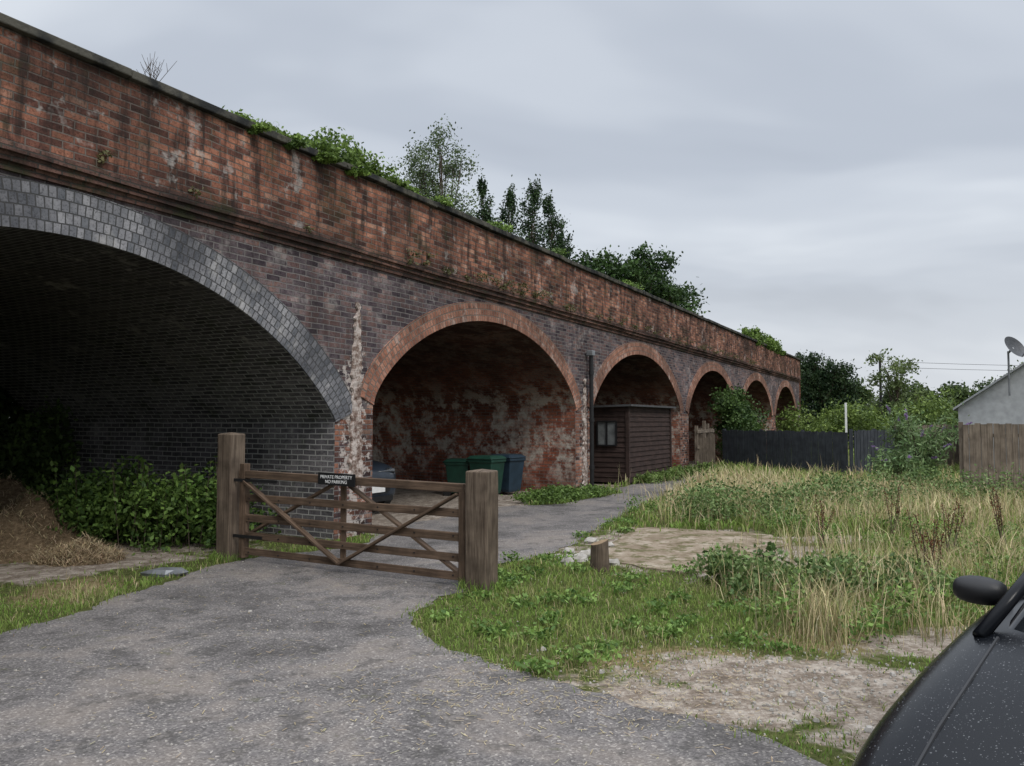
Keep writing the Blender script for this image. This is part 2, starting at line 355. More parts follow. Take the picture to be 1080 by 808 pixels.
for z in (.5,1.6,2.7): mb.cyl(pp(z),pp(z+.09),.064,n=12)
mb.obj('drainpipe',[M_black],viaduct,smooth=False)
mb=MB(); Mx=Matrix.Translation(W(16.46,D-.12,0))@Matrix.Rotation(-A,4,'Z')
mb.box(-.08,.08,-.08,.08,3.14,3.26,0,Mx); mb.obj('rainwater_hopper',[M_lead],viaduct,bevel=.01)
# ---------------------------------------------------------------- ground & road polygons
ROAD=[(-9,-8),(8,-8),(5,1),(3.2,2.4),(2.2,3.2),(1.44,3.7),(1.1,4.1),(.57,4.62),(0,5.0),(-.55,5.6),(-.87,6.5),(-.62,7.15),(-.15,7.6),(-.2,8.66),(.58,9.6),(1.5,12.3),(3.15,16.1),(5.4,21.3),(6.7,24.6),W(25.5,7.1)[:2],W(22,7.0)[:2],W(17.2,7.0)[:2],W(16.4,6.4)[:2],W(13.6,6.6)[:2],W(12.6,7.4)[:2],W(9.4,7.4)[:2],W(8.6,7.0)[:2],W(7.6,6.6)[:2],(-3.0,9.3),(-3.25,8.8),(-3.46,7.9),(-3.62,6.77),(-3.84,5.87),(-4.6,4),(-6,1)]
SLAB=[(1.0,8.9),(1.15,9.9),(1.6,10.9),(1.75,11.7),(2.6,11.5),(3.7,11.0),(3.5,10.0),(3.05,9.0),(2.7,8.0),(1.8,8.3)]
def inpoly(X,Y,poly):
    c=np.zeros(X.shape,bool); n=len(poly)
    for i in range(n):
        x0,y0=poly[i];x1,y1=poly[(i+1)%n]
        if y0==y1: continue
        m=((y0>Y)!=(y1>Y))&(X<(x1-x0)*(Y-y0)/(y1-y0)+x0); c^=m
    return c
def rough_poly(poly,step,amp):
    out=[]
    for i in range(len(poly)):
        a=np.array(poly[i]);b=np.array(poly[(i+1)%len(poly)]); n=max(1,int(np.linalg.norm(b-a)/step))
        for k in range(n):
            q=a+(b-a)*k/n; out.append((q[0]+random.uniform(-amp,amp)+amp*math.sin(q[1]*5),q[1]+random.uniform(-amp,amp)+amp*math.sin(q[0]*6+1)))
    return out
mb=MB(); rp=rough_poly(ROAD,.10,.045); mb.add([(x,y,.006) for x,y in rp],[tuple(range(len(rp)))]); mb.obj('road',[M_road])
mb=MB(); rp=rough_poly(SLAB,.14,.05); n=len(rp)
mb.add([(x,y,.018) for x,y in rp]+[(x,y,-.02) for x,y in rp],[tuple(range(n))]+[(i,(i+1)%n,n+(i+1)%n,n+i) for i in range(n)]); mb.obj('bare_dirt_pad',[M_slab])
DIRT=[(1.75,4.85,1.1,.55,-.1),(3.3,5.7,1.0,.35,.3),(1.0,4.5,.7,.3,-.5),(4.3,10.6,.9,.35,0),(2.3,9.8,1.7,1.7,0),(-4.9,8.6,1.4,.7,.9),(-5.5,10.5,2.2,2.0,0),(2.6,3.9,1.2,.6,-.5)]
def dirtv(X,Y):
    d=np.zeros(X.shape)
    for cx,cy,a,b,r in DIRT:
        u=(X-cx)*math.cos(r)+(Y-cy)*math.sin(r); v=-(X-cx)*math.sin(r)+(Y-cy)*math.cos(r)
        d=np.maximum(d,np.exp(-((u/a)**2+(v/b)**2)*.8))
    s_=X*SA+Y*CA; l=Y*SA-X*CA
    d=np.maximum(d,np.clip((l-6.95)*3,0,1)*(s_>8.6)*(l<15))
    return d
STR=[(4.9,18,1.9,3.2),(2.3,5.7,.55,.4),(2.9,6.9,.9,.7),(5,9,1.6,1.2),(7.2,12.5,2.6,2.4),(8,9,2,2),(9,17,4,4),(3.3,13.5,1.2,1.5),(1.2,5.2,.8,.4),(-4.2,7.4,.5,.8)]
def strawv(X,Y):
    d=np.zeros(X.shape)
    for cx,cy,a,b in STR: d=np.maximum(d,np.exp(-(((X-cx)/a)**2+((Y-cy)/b)**2)))
    return d
ax=np.concatenate([-np.geomspace(700,14,14),np.arange(-13,16,.2),np.geomspace(16,700,14)]); ay=np.concatenate([-np.geomspace(300,9,8),np.arange(-8,32,.2),np.geomspace(32,900,18)])
X,Y=np.meshgrid(ax,ay); nx,ny=len(ax),len(ay)
me=bpy.data.meshes.new('ground'); idx=np.arange(nx*ny).reshape(ny,nx)
F=np.stack([idx[:-1,:-1],idx[:-1,1:],idx[1:,1:],idx[1:,:-1]],-1).reshape(-1,4)
me.from_pydata(np.stack([X,Y,np.zeros_like(X)],-1).reshape(-1,3).tolist(),[],F.tolist()); me.materials.append(M_ground)
for nm,fn in (('dirt',dirtv),('straw',strawv)):
    at=me.attributes.new(nm,'FLOAT','POINT'); at.data.foreach_set('value',fn(X,Y).ravel().astype(np.float32))
o=bpy.data.objects.new('ground',me); scene.collection.objects.link(o)
# ---------------------------------------------------------------- grass
def blades(P,h,w,lean,col,name,mat=M_grass,parent=None):
    n=len(P); a=R.uniform(0,2*np.pi,n); t=R.uniform(0,2*np.pi,n)
    wx=np.stack([np.cos(a),np.sin(a),np.zeros(n)],1)*w[:,None]/2; ld=np.stack([np.cos(t),np.sin(t),np.zeros(n)],1)
    up=np.zeros((n,3)); up[:,2]=1
    mid=P+up*(h*.55)[:,None]+ld*(h*lean*.3)[:,None]; tip=P+up*(h*(1-.25*lean))[:,None]+ld*(h*lean)[:,None]
    V=np.stack([P-wx,P+wx,mid-wx*.75,mid+wx*.75,tip],1).reshape(-1,3)
    b=(np.arange(n)*5)[:,None]; F=np.concatenate([b+[0,1,3],b+[0,3,2],b+[2,3,4]],0)
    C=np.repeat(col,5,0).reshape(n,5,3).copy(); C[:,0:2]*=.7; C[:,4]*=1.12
    return np_mesh(name,V,F,C.reshape(-1,3),mat,parent)
def pnoise(X,Y):
    return (np.sin(X*2.1+1.3*np.sin(Y*1.7))+np.sin(Y*2.7+1.1*np.sin(X*3.1+2))+.6*np.sin(X*6.3+Y*4.1)+.6*np.sin(Y*7.9-X*5.2))/3.2
def jit(c,n,a=.25):
    return np.clip(np.array(c)[None]*(1+R.uniform(-a,a,(n,1)))*(1+R.uniform(-.08,.08,(n,3))),0,1)
allP=[];allh=[];allw=[];alll=[];allc=[]
def scatter(x0,x1,y0,y1,dens,hs,ws,strawbias=0,tall=1.0):
    n=int((x1-x0)*(y1-y0)*dens); X=R.uniform(x0,x1,n);Y=R.uniform(y0,y1,n)
    s_=X*SA+Y*CA; l=Y*SA-X*CA
    pn=pnoise(X*1.7,Y*1.7)
    jr=np.abs(R.normal(0,1,n))*.06+.03*np.clip(pnoise(X*4,Y*4),0,1); ja=R.uniform(0,6.28,n)
    ok=~inpoly(X+jr*np.cos(ja),Y+jr*np.sin(ja),ROAD)&(~inpoly(X+jr*2*np.cos(ja),Y+jr*2*np.sin(ja),SLAB)|(R.random(n)<.06))
    ok&=((l<7.2)|((s_<7.8)&(s_>.7)&(l<9.5)&(R.random(n)<.35)))
    ok&=(X/np.maximum(Y,.1)<.85)&(X/np.maximum(Y,.1)>-.85)
    dv=dirtv(X,Y); ok&=(R.random(n)>np.clip(dv*1.5-.1+pn*.35,0,.97))
    X,Y,pn,dv=X[ok],Y[ok],pn[ok],dv[ok]; n=len(X)
    st=np.clip(strawv(X,Y)*.52+pn*.22+strawbias,0.07,.85); iss=R.random(n)<st
    h=R.uniform(hs[0],hs[1],n)*(1+.5*pn); h=np.where(iss,h*R.uniform(1,1.7,n)*tall,h)
    right=np.clip((X-1.6)/2,0,1)*np.clip((Y-4.6)/1.2,.25,1); h*= .75+right*.8*tall
    h*=np.clip(1-dv*.6,.35,1)
    g1=jit((.15,.255,.05),n,.4); g2=jit((.25,.30,.095),n,.3); mix=np.clip(.5+pn*.5,0,1)[:,None]
    gc=g1*(1-mix)+g2*mix; sc=jit((.50,.42,.25),n,.35)
    c=np.where(iss[:,None],sc,gc)
    w=R.uniform(ws[0],ws[1],n)*np.where(iss,.6,1)
    allP.append(np.stack([X,Y,np.full(n,-.005)],1)); allh.append(h);allw.append(w);alll.append(R.uniform(.1,.9,n)*np.where(iss,.7,1));allc.append(c)
scatter(-5.5,8,3.0,7.5,2300,(.035,.10),(.005,.010))
scatter(-8,9,7.5,11,1200,(.05,.13),(.007,.014))
scatter(-8,14,11,18,450,(.07,.17),(.013,.024))
scatter(0,24,18,34,120,(.09,.22),(.028,.055))
scatter(2,50,34,60,15,(.15,.3),(.08,.16),.05)
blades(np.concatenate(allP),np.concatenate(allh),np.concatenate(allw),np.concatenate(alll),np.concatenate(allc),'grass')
def tall(cx,cy,rx,ry,n): 
    return np.stack([R.normal(cx,rx,n),R.normal(cy,ry,n),np.zeros(n)],1)
cl_=[]
for _ in range(85):
    y_=R.uniform(5.6,20); x_=R.uniform(max(1.9,.22*y_),min(.66*y_,11))
    cl_.append(tall(x_,y_,.06+.02*y_,.05+.015*y_,int(R.uniform(20,80))))
T=np.concatenate(cl_+[tall(2.3,5.9,.16,.2,340),tall(2.9,6.6,.4,.35,160),tall(4.6,16.5,.9,1.6,1200),tall(5.3,19.5,.8,1.5,1000),tall(3.9,14.2,.5,.8,350)])
keep=~inpoly(T[:,0],T[:,1],ROAD)&~inpoly(T[:,0],T[:,1],SLAB)&((T[:,1]*SA-T[:,0]*CA)<7); T=T[keep]; n=len(T)
hh=R.uniform(.2,.55,n); ww=np.clip(T[:,1]*.0010,.004,.03)
blades(T,hh,ww,R.uniform(.1,.7,n),np.where(R.random((n,1))<.3,jit((.28,.30,.12),n,.3),jit((.54,.46,.28),n,.3)),'dry_grass',M_dry)
# single tall flowering stalks with seed plumes
n=420; Y=R.uniform(6,17,n); X=R.uniform(2.1,.66*Y); 
k=(~inpoly(X,Y,SLAB))&((Y*SA-X*CA)<6.3)&(dirtv(X,Y)<.5); X,Y=X[k],Y[k]; n=len(X); P=np.stack([X,Y,np.zeros(n)],1)
sh=R.uniform(.5,.85,n); blades(P,sh,np.clip(Y*.0006,.003,.01),R.uniform(.05,.35,n),jit((.42,.36,.20),n,.3),'tall_grass_stalks',M_dry)
# ---------------------------------------------------------------- foliage
def leaves(C,size,col,name,mat=M_leaf,parent=None,flat=0.0,asp=.55):
    n=len(C); d=R.normal(size=(n,3)); d/=np.linalg.norm(d,axis=1)[:,None]
    nm=R.normal(size=(n,3)); nm[:,2]+=flat; e=np.cross(d,nm); e/=np.linalg.norm(e,axis=1)[:,None]+1e-9
    d=d*size[:,None]; e=e*(size*asp)[:,None]
    V=np.stack([C-d*.5,C+e*.5,C+d*.5,C-e*.5],1).reshape(-1,3)
    F=np.arange(n*4).reshape(n,4)
    return np_mesh(name,V,F,np.repeat(col,4,0),mat,parent)
def cloud(blobs,nper,sub,sig,c0,c1,size):
    PS=[];CS=[]
    for b in blobs:
        b=np.array(b,float); k=sub
        d=R.normal(size=(k,3)); d/=np.linalg.norm(d,axis=1)[:,None]; r=R.uniform(.35,1.0,k)**.6
        cen=b[:3]+d*r[:,None]*b[3:]; tone=R.random(k)
        i=R.integers(0,k,nper); rr=b[3:].mean()*sig
        p=cen[i]+R.normal(size=(nper,3))*rr*R.uniform(.6,1.2,(nper,1))*(b[3:]/b[3:].mean())
        t=np.clip(tone[i]+R.normal(0,.2,nper),0,1)[:,None]
        PS.append(p);CS.append(np.array(c0)*(1-t)+np.array(c1)*t)
    P=np.concatenate(PS);C=np.concatenate(CS)*R.uniform(.75,1.25,(len(P),1))
    S=R.uniform(size[0],size[1],len(P)); return P,S,C
def plant(name,blobs,nper,sub,sig,c0,c1,size,trunk=None,zmin=None,parent=None,flat=0.,asp=.55):
    P,S,C=cloud(blobs,nper,sub,sig,c0,c1,size)
    if zmin is not None: k=P[:,2]>zmin; P,S,C=P[k],S[k],C[k]
    if trunk:
        root=empty(name); mb=MB(); b=Vector(trunk[0]); top=Vector(trunk[1]); r=trunk[2]
        last=b
        for i in range(1,6):
            q=b.lerp(top,i/5)+Vector((random.uniform(-.1,.1),random.uniform(-.1,.1),0))*(top-b).length*.06
            mb.cyl(last,q,r*(1-(i-1)*.17),r*(1-i*.17),8,cap=False); last=q
        for bl in blobs:
            c=Vector(bl[:3]); zz=max(.25,min(.9,(c.z-(top-b).length*.25)/(top-b).length)); st=b.lerp(top,zz*.8)
            midp=st.lerp(c,.5)+Vector((0,0,.15*bl[5])); mb.cyl(st,midp,r*.4,r*.22,6,cap=False); mb.cyl(midp,c,r*.22,r*.06,6,cap=False)
            for _ in range(5):
                e=c+Vector((random.uniform(-1,1)*bl[3],random.uniform(-1,1)*bl[4],random.uniform(-.6,1)*bl[5]))*.85; mb.cyl(midp.lerp(c,random.random()),e,r*.1,r*.03,4,cap=False)
        mb.obj('trunk_and_limbs',[M_bark],root)
        leaves(P,S,C,'crown',parent=root,flat=flat,asp=asp); return root
    return leaves(P,S,C,name,parent=parent,flat=flat,asp=asp)
DG=(.022,.045,.014); MG=(.075,.12,.035)
dx,dy=(-2.75,30.0)
bl=[(dx+random.uniform(-1.5,1.5)*(1-abs(z-10.0)/5.0),dy+random.uniform(-1,1),z,.6,.6,.7) for z in np.linspace(6.5,12.7,32)]
plant('birch_tree',bl,400,10,.32,(.055,.085,.04),(.15,.20,.09),(.08,.15),trunk=((dx,dy,0),(dx,dy,12.4),.14))
for (u,t,zt,w) in [(-.037,38,13.0,.75),(-.003,40,13.5,.95),(.026,41,14.2,1.0),(.052,42,13.6,1.05),(.068,43,12.2,.8)]:
    x,y=u*t,t*.985; bl=[]
    for z in np.linspace(5,zt-.3,13):
        k=min(1,(zt-z)/3.0+.12)**.8; bl.append((x+random.uniform(-.22,.22),y,z,w*k*.9,w*k*.9,.7))
    plant('poplar_tree',bl,560,12,.29,(.014,.034,.013),(.06,.10,.04),(.10,.19),trunk=((x,y,0),(x,y,zt-1),.16))
for (u,t,zt,w) in [(.118,47,12.4,1.5),(.14,47,12.5,1.6),(.165,48,12.2,1.8),(.185,50,12.2,1.8),(.205,54,11.8,1.7)]:
    x,y=u*t,t; bl=[(x+random.uniform(-1,1)*w,y+random.uniform(-1,1)*w,z,w*.6,w*.6,.75) for z in np.linspace(6,zt-.9,10)]
    plant('sycamore_tree',bl,560,10,.33,(.012,.03,.011),(.07,.13,.032),(.18,.34),trunk=((x,y,0),(x,y,zt-1),.2))
x,y=.408*62,62
for k in range(4):
    xx=x+(k-1.5)*1.0; bl=[(xx,y+random.uniform(-.5,.5),z,1.0,1.0,1.0) for z in np.linspace(.8,6.4-.35*k,7)]
    plant('leylandii_tree',bl,750,16,.24,(.012,.03,.012),(.04,.07,.025),(.16,.3),trunk=((xx,y,0),(xx,y,6),.2))
for u,t,zt,w in [(.36,70,7.2,2.2),(.435,66,6.2,1.7),(.48,68,4.6,1.7),(.515,66,5.4,1.5),(.55,62,4.2,1.6),(.585,68,5.0,1.7),(.64,70,5.6,2.2),(.68,72,7.2,2.6),(.74,70,6.6,2.6),(.8,70,6.4,3)]:
    x,y=u*t,t; bl=[(x+random.uniform(-1,1)*w*.8,y+random.uniform(-1,1)*w,zt*random.uniform(.3,.88),w*.5,w*.5,zt*.16) for _ in range(11)]
    plant('oak_tree',bl,400,10,.33,(.025,.05,.016),(.10,.14,.045),(.2,.42),trunk=((x,y,0),(x,y,zt*.8),.25))
x,y=.50*44,44; bl=[(x+random.uniform(-1.3,1.3),y+random.uniform(-1,1),z,.6,.6,.4) for z in np.linspace(2.2,5.2,14)]
plant('ash_tree',bl,200,8,.35,(.06,.09,.03),(.17,.22,.08),(.12,.24),trunk=((x,y,0),(x,y,4.9),.1))
bl=[(u*42,42+random.uniform(-1,1),random.uniform(.5,2.0+.6*math.sin(u*60)),1.0,1.0,.75) for u in np.linspace(.365,.60,28)]
plant('garden_hedge',bl,600,14,.33,(.06,.10,.025),(.22,.30,.075),(.12,.24))
bl=[(u*52,52+random.uniform(-1,1),random.uniform(.6,2.2),1.6,1.2,1.0) for u in np.linspace(.6,1.0,20)]
plant('garden_hedge',bl,420,14,.3,DG,MG,(.2,.35))
bl=[(x_,random.uniform(120,130),random.uniform(1,3.5+2*math.sin(x_*.3)),4,3,1.8) for x_ in np.linspace(20,150,60)]
plant('distant_trees',bl,300,12,.3,(.04,.06,.035),(.09,.12,.06),(.5,.9))
bl=[W(random.uniform(2,12),random.uniform(15.2,18.5),random.uniform(.2,4.6))+(.9,.9,.8) for _ in range(110)]
bl+=[W(random.uniform(7.2,10.5),random.uniform(15.0,16.5),random.uniform(.1,3.4))+(.7,.7,.7) for _ in range(60)]
plant('bramble_thicket',bl,260,10,.36,DG,MG,(.14,.28))
bl=[W(random.uniform(6.9,7.85),random.uniform(13.2,14.9),random.uniform(.1,1.7))+(.25,.4,.4) for _ in range(20)]
plant('ivy',bl,260,10,.33,(.04,.07,.02),(.12,.18,.05),(.07,.13),zmin=0)
def ivyrow(specs,name,dens=1500,size=(.045,.09),c0=(.05,.09,.02),c1=(.20,.30,.065)):
    bl=[]
    for s_,h,ov in specs: bl.append(W(s_,D+.12+random.uniform(-.10,.15),5.17+h*.45)+(.24,.20,h*.5)); 
    for s_,h,ov in specs:
        if ov>0: bl.append(W(s_,D-.15,5.15-ov*.35)+(.15,.04,ov*.4))
    plant(name,bl,dens//4,9,.3,c0,c1,size)
ivyrow([(s_,max(.05,random.uniform(.05,.22)+.34*math.exp(-((s_-8.3)/.8)**2)),random.choice([0,0,0,.1])) for s_ in list(np.arange(6.2,7.2,.2))+list(np.arange(7.35,9.9,.13))+[10.3,10.45]],'ivy')
ivyrow([(s_,.14+random.uniform(0,.15),.0) for s_ in (12.4,12.6,15.0,19.5,19.8,20.0)],'ivy',700)
ivyrow([(s_,.3+random.uniform(0,.4),random.choice([0,.2])) for s_ in np.arange(34,41,.35)],'ivy',size=(.08,.16))
bl=[W(s_,D-.1,z)+(.09,.04,.05) for s_,z in [(4.55,4.22),(5.6,4.12),(7.3,4.1),(9.9,4.1),(10.6,4.12),(11.1,4.1),(12.4,4.12),(13.2,4.1),(14.4,4.12),(15.1,4.1),(16.9,4.1),(17.6,4.12),(18.4,4.12),(19.5,4.12),(21.,4.1),(22.4,4.1),(24,4.1),(26,4.1)]]
bl+=[W(random.uniform(9,34),D-.11,random.uniform(4.08,4.25))+(.16,.03,.06) for _ in range(46)]
plant('wall_weeds',bl,60,5,.4,(.06,.07,.025),(.19,.17,.08),(.03,.06))
mb=MB()
for k in range(14):
    b=Vector(W(5.2+random.uniform(-.05,.05),D+.1,5.2)); e=b+Vector((random.uniform(-.25,.3),random.uniform(-.1,.1),random.uniform(.15,.42))); mb.cyl(b,e,.004,.002,4)
    mb.cyl(b.lerp(e,.6),b.lerp(e,.6)+Vector((random.uniform(-.1,.1),0,.1)),.003,.0015,4)
mb.obj('dead_weed',[M_bark])
bl=[W(random.uniform(28.2,31.6),random.uniform(6.6,7.2),random.uniform(.2,2.5))+(.5,.4,.45) for _ in range(26)]
plant('ivy_bush',bl,420,10,.3,(.022,.05,.014),(.09,.15,.04),(.09,.16))
bl=[(x_,y_,z,.3,.3,.22) for x_,y_,z in [(-4.7+random.uniform(-1.25,1.15),10.2+random.uniform(-.5,.8),random.uniform(.05,.72)) for _ in range(42)]]
plant('nettle_patch',bl,320,12,.42,(.04,.08,.02),(.14,.23,.05),(.05,.10),zmin=0,flat=1.)
mb=MB(); PS=[]
for _ in range(60):
    b=Vector((-4.7+random.uniform(-1.3,1.2),10.2+random.uniform(-.6,.8),0)); e=b+Vector((random.uniform(-.15,.15),random.uniform(-.1,.1),random.uniform(.7,1.15))); mb.cyl(b,e,.006,.003,4,cap=False)
    for t in np.arange(.35,1.0,.07):
        q=b.lerp(e,t)
        for k in range(3): PS.append([q.x+random.gauss(0,.05),q.y+random.gauss(0,.05),q.z])
root=empty('nettle_plants'); mb.obj('stems',[M_bark],root); PS=np.array(PS); leaves(PS,R.uniform(.06,.11,len(PS)),jit((.12,.20,.045),len(PS),.4),'leaves',parent=root,flat=1.5)
bl=[W(random.uniform(13.4,16.2),random.uniform(6.6,7.6),random.uniform(.02,.14))+(.3,.25,.1) for _ in range(34)]
plant('weed_patch',bl,200,8,.36,(.05,.09,.02),(.16,.25,.06),(.04,.09),zmin=0,flat=1.)
bl=[W(random.uniform(19,25),random.uniform(6.5,7.0),random.uniform(.02,.2))+(.3,.15,.13) for _ in range(26)]
plant('weed_patch',bl,200,8,.36,(.06,.10,.02),(.18,.26,.07),(.05,.10),zmin=0,flat=1.)
bl=[]
for _ in range(320):
    x_,y_=random.uniform(-.7,7),random.uniform(5,14)
    if inpoly(np.array([x_]),np.array([y_]),ROAD)[0] or inpoly(np.array([x_]),np.array([y_]),SLAB)[0] or dirtv(np.array([x_]),np.array([y_]))[0]>.5: continue
    hgt=random.uniform(.02,.07)+(.14 if x_>2 else 0)*random.random(); q=.13+.1*random.random()*(x_>2.2); bl.append((x_,y_,hgt,q,q,hgt*.8))
plant('verge_weeds',bl,110,7,.4,(.06,.12,.025),(.20,.31,.075),(.025,.06),zmin=0,flat=1.3)
bl=[(3.5+random.uniform(-.8,.8),12.4+random.uniform(-.6,.8),random.uniform(.05,.5),.3,.3,.2) for _ in range(20)]
bl+=[(7.6+random.uniform(-2.4,2.4),15.2+random.uniform(-2,1.6),random.uniform(.05,.5),.4,.4,.22) for _ in range(34)]
bl+=[(2.55+random.uniform(-.5,1.3),7.2+random.uniform(-.4,.6),random.uniform(.05,.3),.18,.18,.12) for _ in range(16)]
plant('tall_weeds',bl,220,9,.38,(.06,.11,.03),(.20,.28,.10),(.035,.08),zmin=0)
def dock(x,y,h,name='dock_plant'):
    PS=[];mb=MB()
    for k in range(5):
        b=Vector((x+random.uniform(-.06,.06),y+random.uniform(-.06,.06),0)); e=b+Vector((random.uniform(-.16,.16),random.uniform(-.12,.12),h*random.uniform(.6,1)))
        mb.cyl(b,e,.006,.003,5); 
        for _ in range(80): q=b.lerp(e,random.uniform(.45,1)); PS.append([q.x+random.gauss(0,.016),q.y+random.gauss(0,.016),q.z])
    root=empty(name); mb.obj('stems',[M_bark],root); PS=np.array(PS); n=len(PS)
    leaves(PS,R.uniform(.012,.028,n),jit((.13,.055,.035),n,.4),'seed_heads',M_dry,root)
for x,y,h in [(4.05,7.6,.75),(4.3,7.9,.6),(3.95,9.9,.7),(5.1,9.1,.75),(6.1,9.6,.8),(5.3,10.8,.8)]: dock(x,y,h)
root=empty('buddleia_bush'); mb=MB(); PS=[];PF=[]
for k in range(30):
    b=Vector((9.35+random.uniform(-.2,.2),18+random.uniform(-.2,.2),0)); e=b+Vector((random.uniform(-1.0,1.0),random.uniform(-.8,.5),random.uniform(.6,1.9)))
    m_=b.lerp(e,.5)+Vector((0,0,.25)); mb.cyl(b,m_,.018,.01,5,cap=False); mb.cyl(m_,e,.01,.005,5,cap=False)
    for _ in range(240):
        t=random.random(); q=(b.lerp(m_,t*2) if t<.5 else m_.lerp(e,t*2-1)); sg=.12; PS.append([q.x+random.gauss(0,sg),q.y+random.gauss(0,sg),q.z+random.gauss(0,sg)])
    if random.random()<.5:
        dd=(e-m_).normalized()
        for _ in range(70): t=random.random(); q=e+dd*t*.22; sg=.02*(1-t*.7); PF.append([q.x+random.gauss(0,sg),q.y+random.gauss(0,sg),q.z+random.gauss(0,sg)-t*t*.05])
mb.obj('stems',[M_bark],root); PS=np.array(PS);PF=np.array(PF); n=len(PS)
leaves(PS,R.uniform(.08,.17,n),jit((.14,.21,.085),n,.4),'leaves',parent=root,asp=.3); leaves(PF,R.uniform(.025,.045,len(PF)),jit((.27,.18,.36),len(PF),.3),'flowers',parent=root)
def mound(name,cx,cy,rx,ry,h,n=34):
    mb=MB(); vs=[];fs=[]
    for i in range(n+1):
        for j in range(n+1):
            a,b=(i/n*2-1),(j/n*2-1); r=math.hypot(a,b); z=h*max(0,math.cos(min(1,r)*math.pi/2))**1.1*(1+.25*math.sin(a*7+cx)+.2*math.sin(b*9)); z+=random.uniform(-.03,.03)*(r<1)
            vs.append((cx+a*rx,cy+b*ry,max(z-.02,-.02)))
    for i in range(n):
        for j in range(n): k=i*(n+1)+j; fs.append((k,k+n+1,k+n+2,k+1))
    mb.add(vs,fs); root=empty(name); o=mb.obj('mound',[M_hay],root,smooth=True)
    V=np.array(vs); V=V[V[:,2]>.0]; P=V[R.integers(0,len(V),4200)]+R.normal(0,.03,(4200,3)); 
    blades(P-np.array([0,0,.01]),R.uniform(.03,.12,len(P)),np.full(len(P),.007),R.uniform(.6,3,len(P)),jit((.42,.33,.21),len(P),.5),'straw',M_dry,root)
mound('hay_pile',-6.2,9.6,1.15,.9,.52); mound('hay_pile',-5.0,9.0,.5,.4,.16); mound('hay_pile',-7.4,10.6,1.3,1.2,.7)
n=1900; cx=np.concatenate([R.normal(.3,.9,900),R.uniform(-3.5,2,1000)]); cy=np.concatenate([R.normal(4.6,.35,900),R.uniform(3,9,1000)])
P=np.stack([cx,cy,np.full(n,.012)],1); d=R.uniform(0,6.28,n)
L=R.uniform(.015,.06,n)[:,None]*np.stack([np.cos(d),np.sin(d),np.zeros(n)],1); e=np.stack([-np.sin(d),np.cos(d),np.zeros(n)],1)*.0018
V=np.stack([P-L/2-e,P+L/2-e,P+L/2+e,P-L/2+e],1).reshape(-1,3); np_mesh('straw_litter',V,np.arange(n*4).reshape(n,4),np.repeat(jit((.40,.33,.2),n,.3),4,0),M_dry)
mb=MB(); n=1300
for k in range(n):
    if k<900: x,y=random.gauss(1.8,.8),random.gauss(4.8,.5)
    else: x,y=random.uniform(-3.4,2),random.uniform(3.2,9)
    r=random.uniform(.003,.011)*(2.6 if random.random()<.07 else 1); vs=[]
    for a in range(5): t=a*1.257+random.uniform(-.3,.3); vs.append((x+r*math.cos(t),y+r*math.sin(t),.002))
    for a in range(5): t=a*1.257+random.uniform(-.3,.3); vs.append((x+r*.6*math.cos(t),y+r*.6*math.sin(t),.004+r*random.uniform(.5,.9)))
    mb.add(vs,[(a,(a+1)%5,5+(a+1)%5,5+a) for a in range(5)]+[(5,6,7,8,9)])
mb.obj('loose_gravel',[M_conc])
def rock(mb,x,y,z,sx,sy,sz):
    vs=[];n=9
    for lev,(k,h) in enumerate(((.9,0),(1,.5),(.7,1))):
        for a in range(n): t=a/n*6.283; q=random.uniform(.75,1.15)*k; vs.append((x+sx*q*math.cos(t),y+sy*q*math.sin(t),z+sz*h*random.uniform(.75,1.2)))
    fs=[(l*n+a,l*n+(a+1)%n,(l+1)*n+(a+1)%n,(l+1)*n+a) for l in range(2) for a in range(n)]+[tuple(range(2*n,3*n))]; mb.add(vs,fs)
mb=MB()
for x,y,sx,sz in [(.75,9.0,.16,.06),(.62,8.75,.08,.07),(1.12,8.75,.1,.06),(.95,9.4,.14,.05),(1.2,9.9,.1,.07),(.7,9.5,.08,.06),(.55,9.1,.07,.05),(.85,9.2,.07,.07),(1.05,10.3,.12,.06)]: rock(mb,x,y,0,sx,sx*.7,sz)
mb.obj('concrete_rubble',[M_conc])
mb=MB(); rock(mb,-3.62,8.15,0,.24,.12,.06); mb.obj('flat_stone',[M_lead])
root=empty('tree_stump'); mb=MB(); n=14; vs=[]
for z,k in ((0,1.08),(.1,1),(.22,.97),(.30,.95)):
    for a in range(n): t=a/n*6.283; q=.1*k*(1+.08*math.sin(3*t)+random.uniform(-.03,.03)); vs.append((.95+q*math.cos(t),8.42+q*math.sin(t),z+(.03*math.cos(t) if z>.25 else 0)))
mb.add(vs,[(l*n+a,l*n+(a+1)%n,(l+1)*n+(a+1)%n,(l+1)*n+a) for l in range(3) for a in range(n)],0,[[(l*.1,a/n),(l*.1,(a+1)/n),(l*.1+.1,(a+1)/n),(l*.1+.1,a/n)] for l in range(3) for a in range(n)])
mb.add(vs[-n:],[tuple(range(n))],1); mb.obj('log',[M_post,M_dirtw],root)
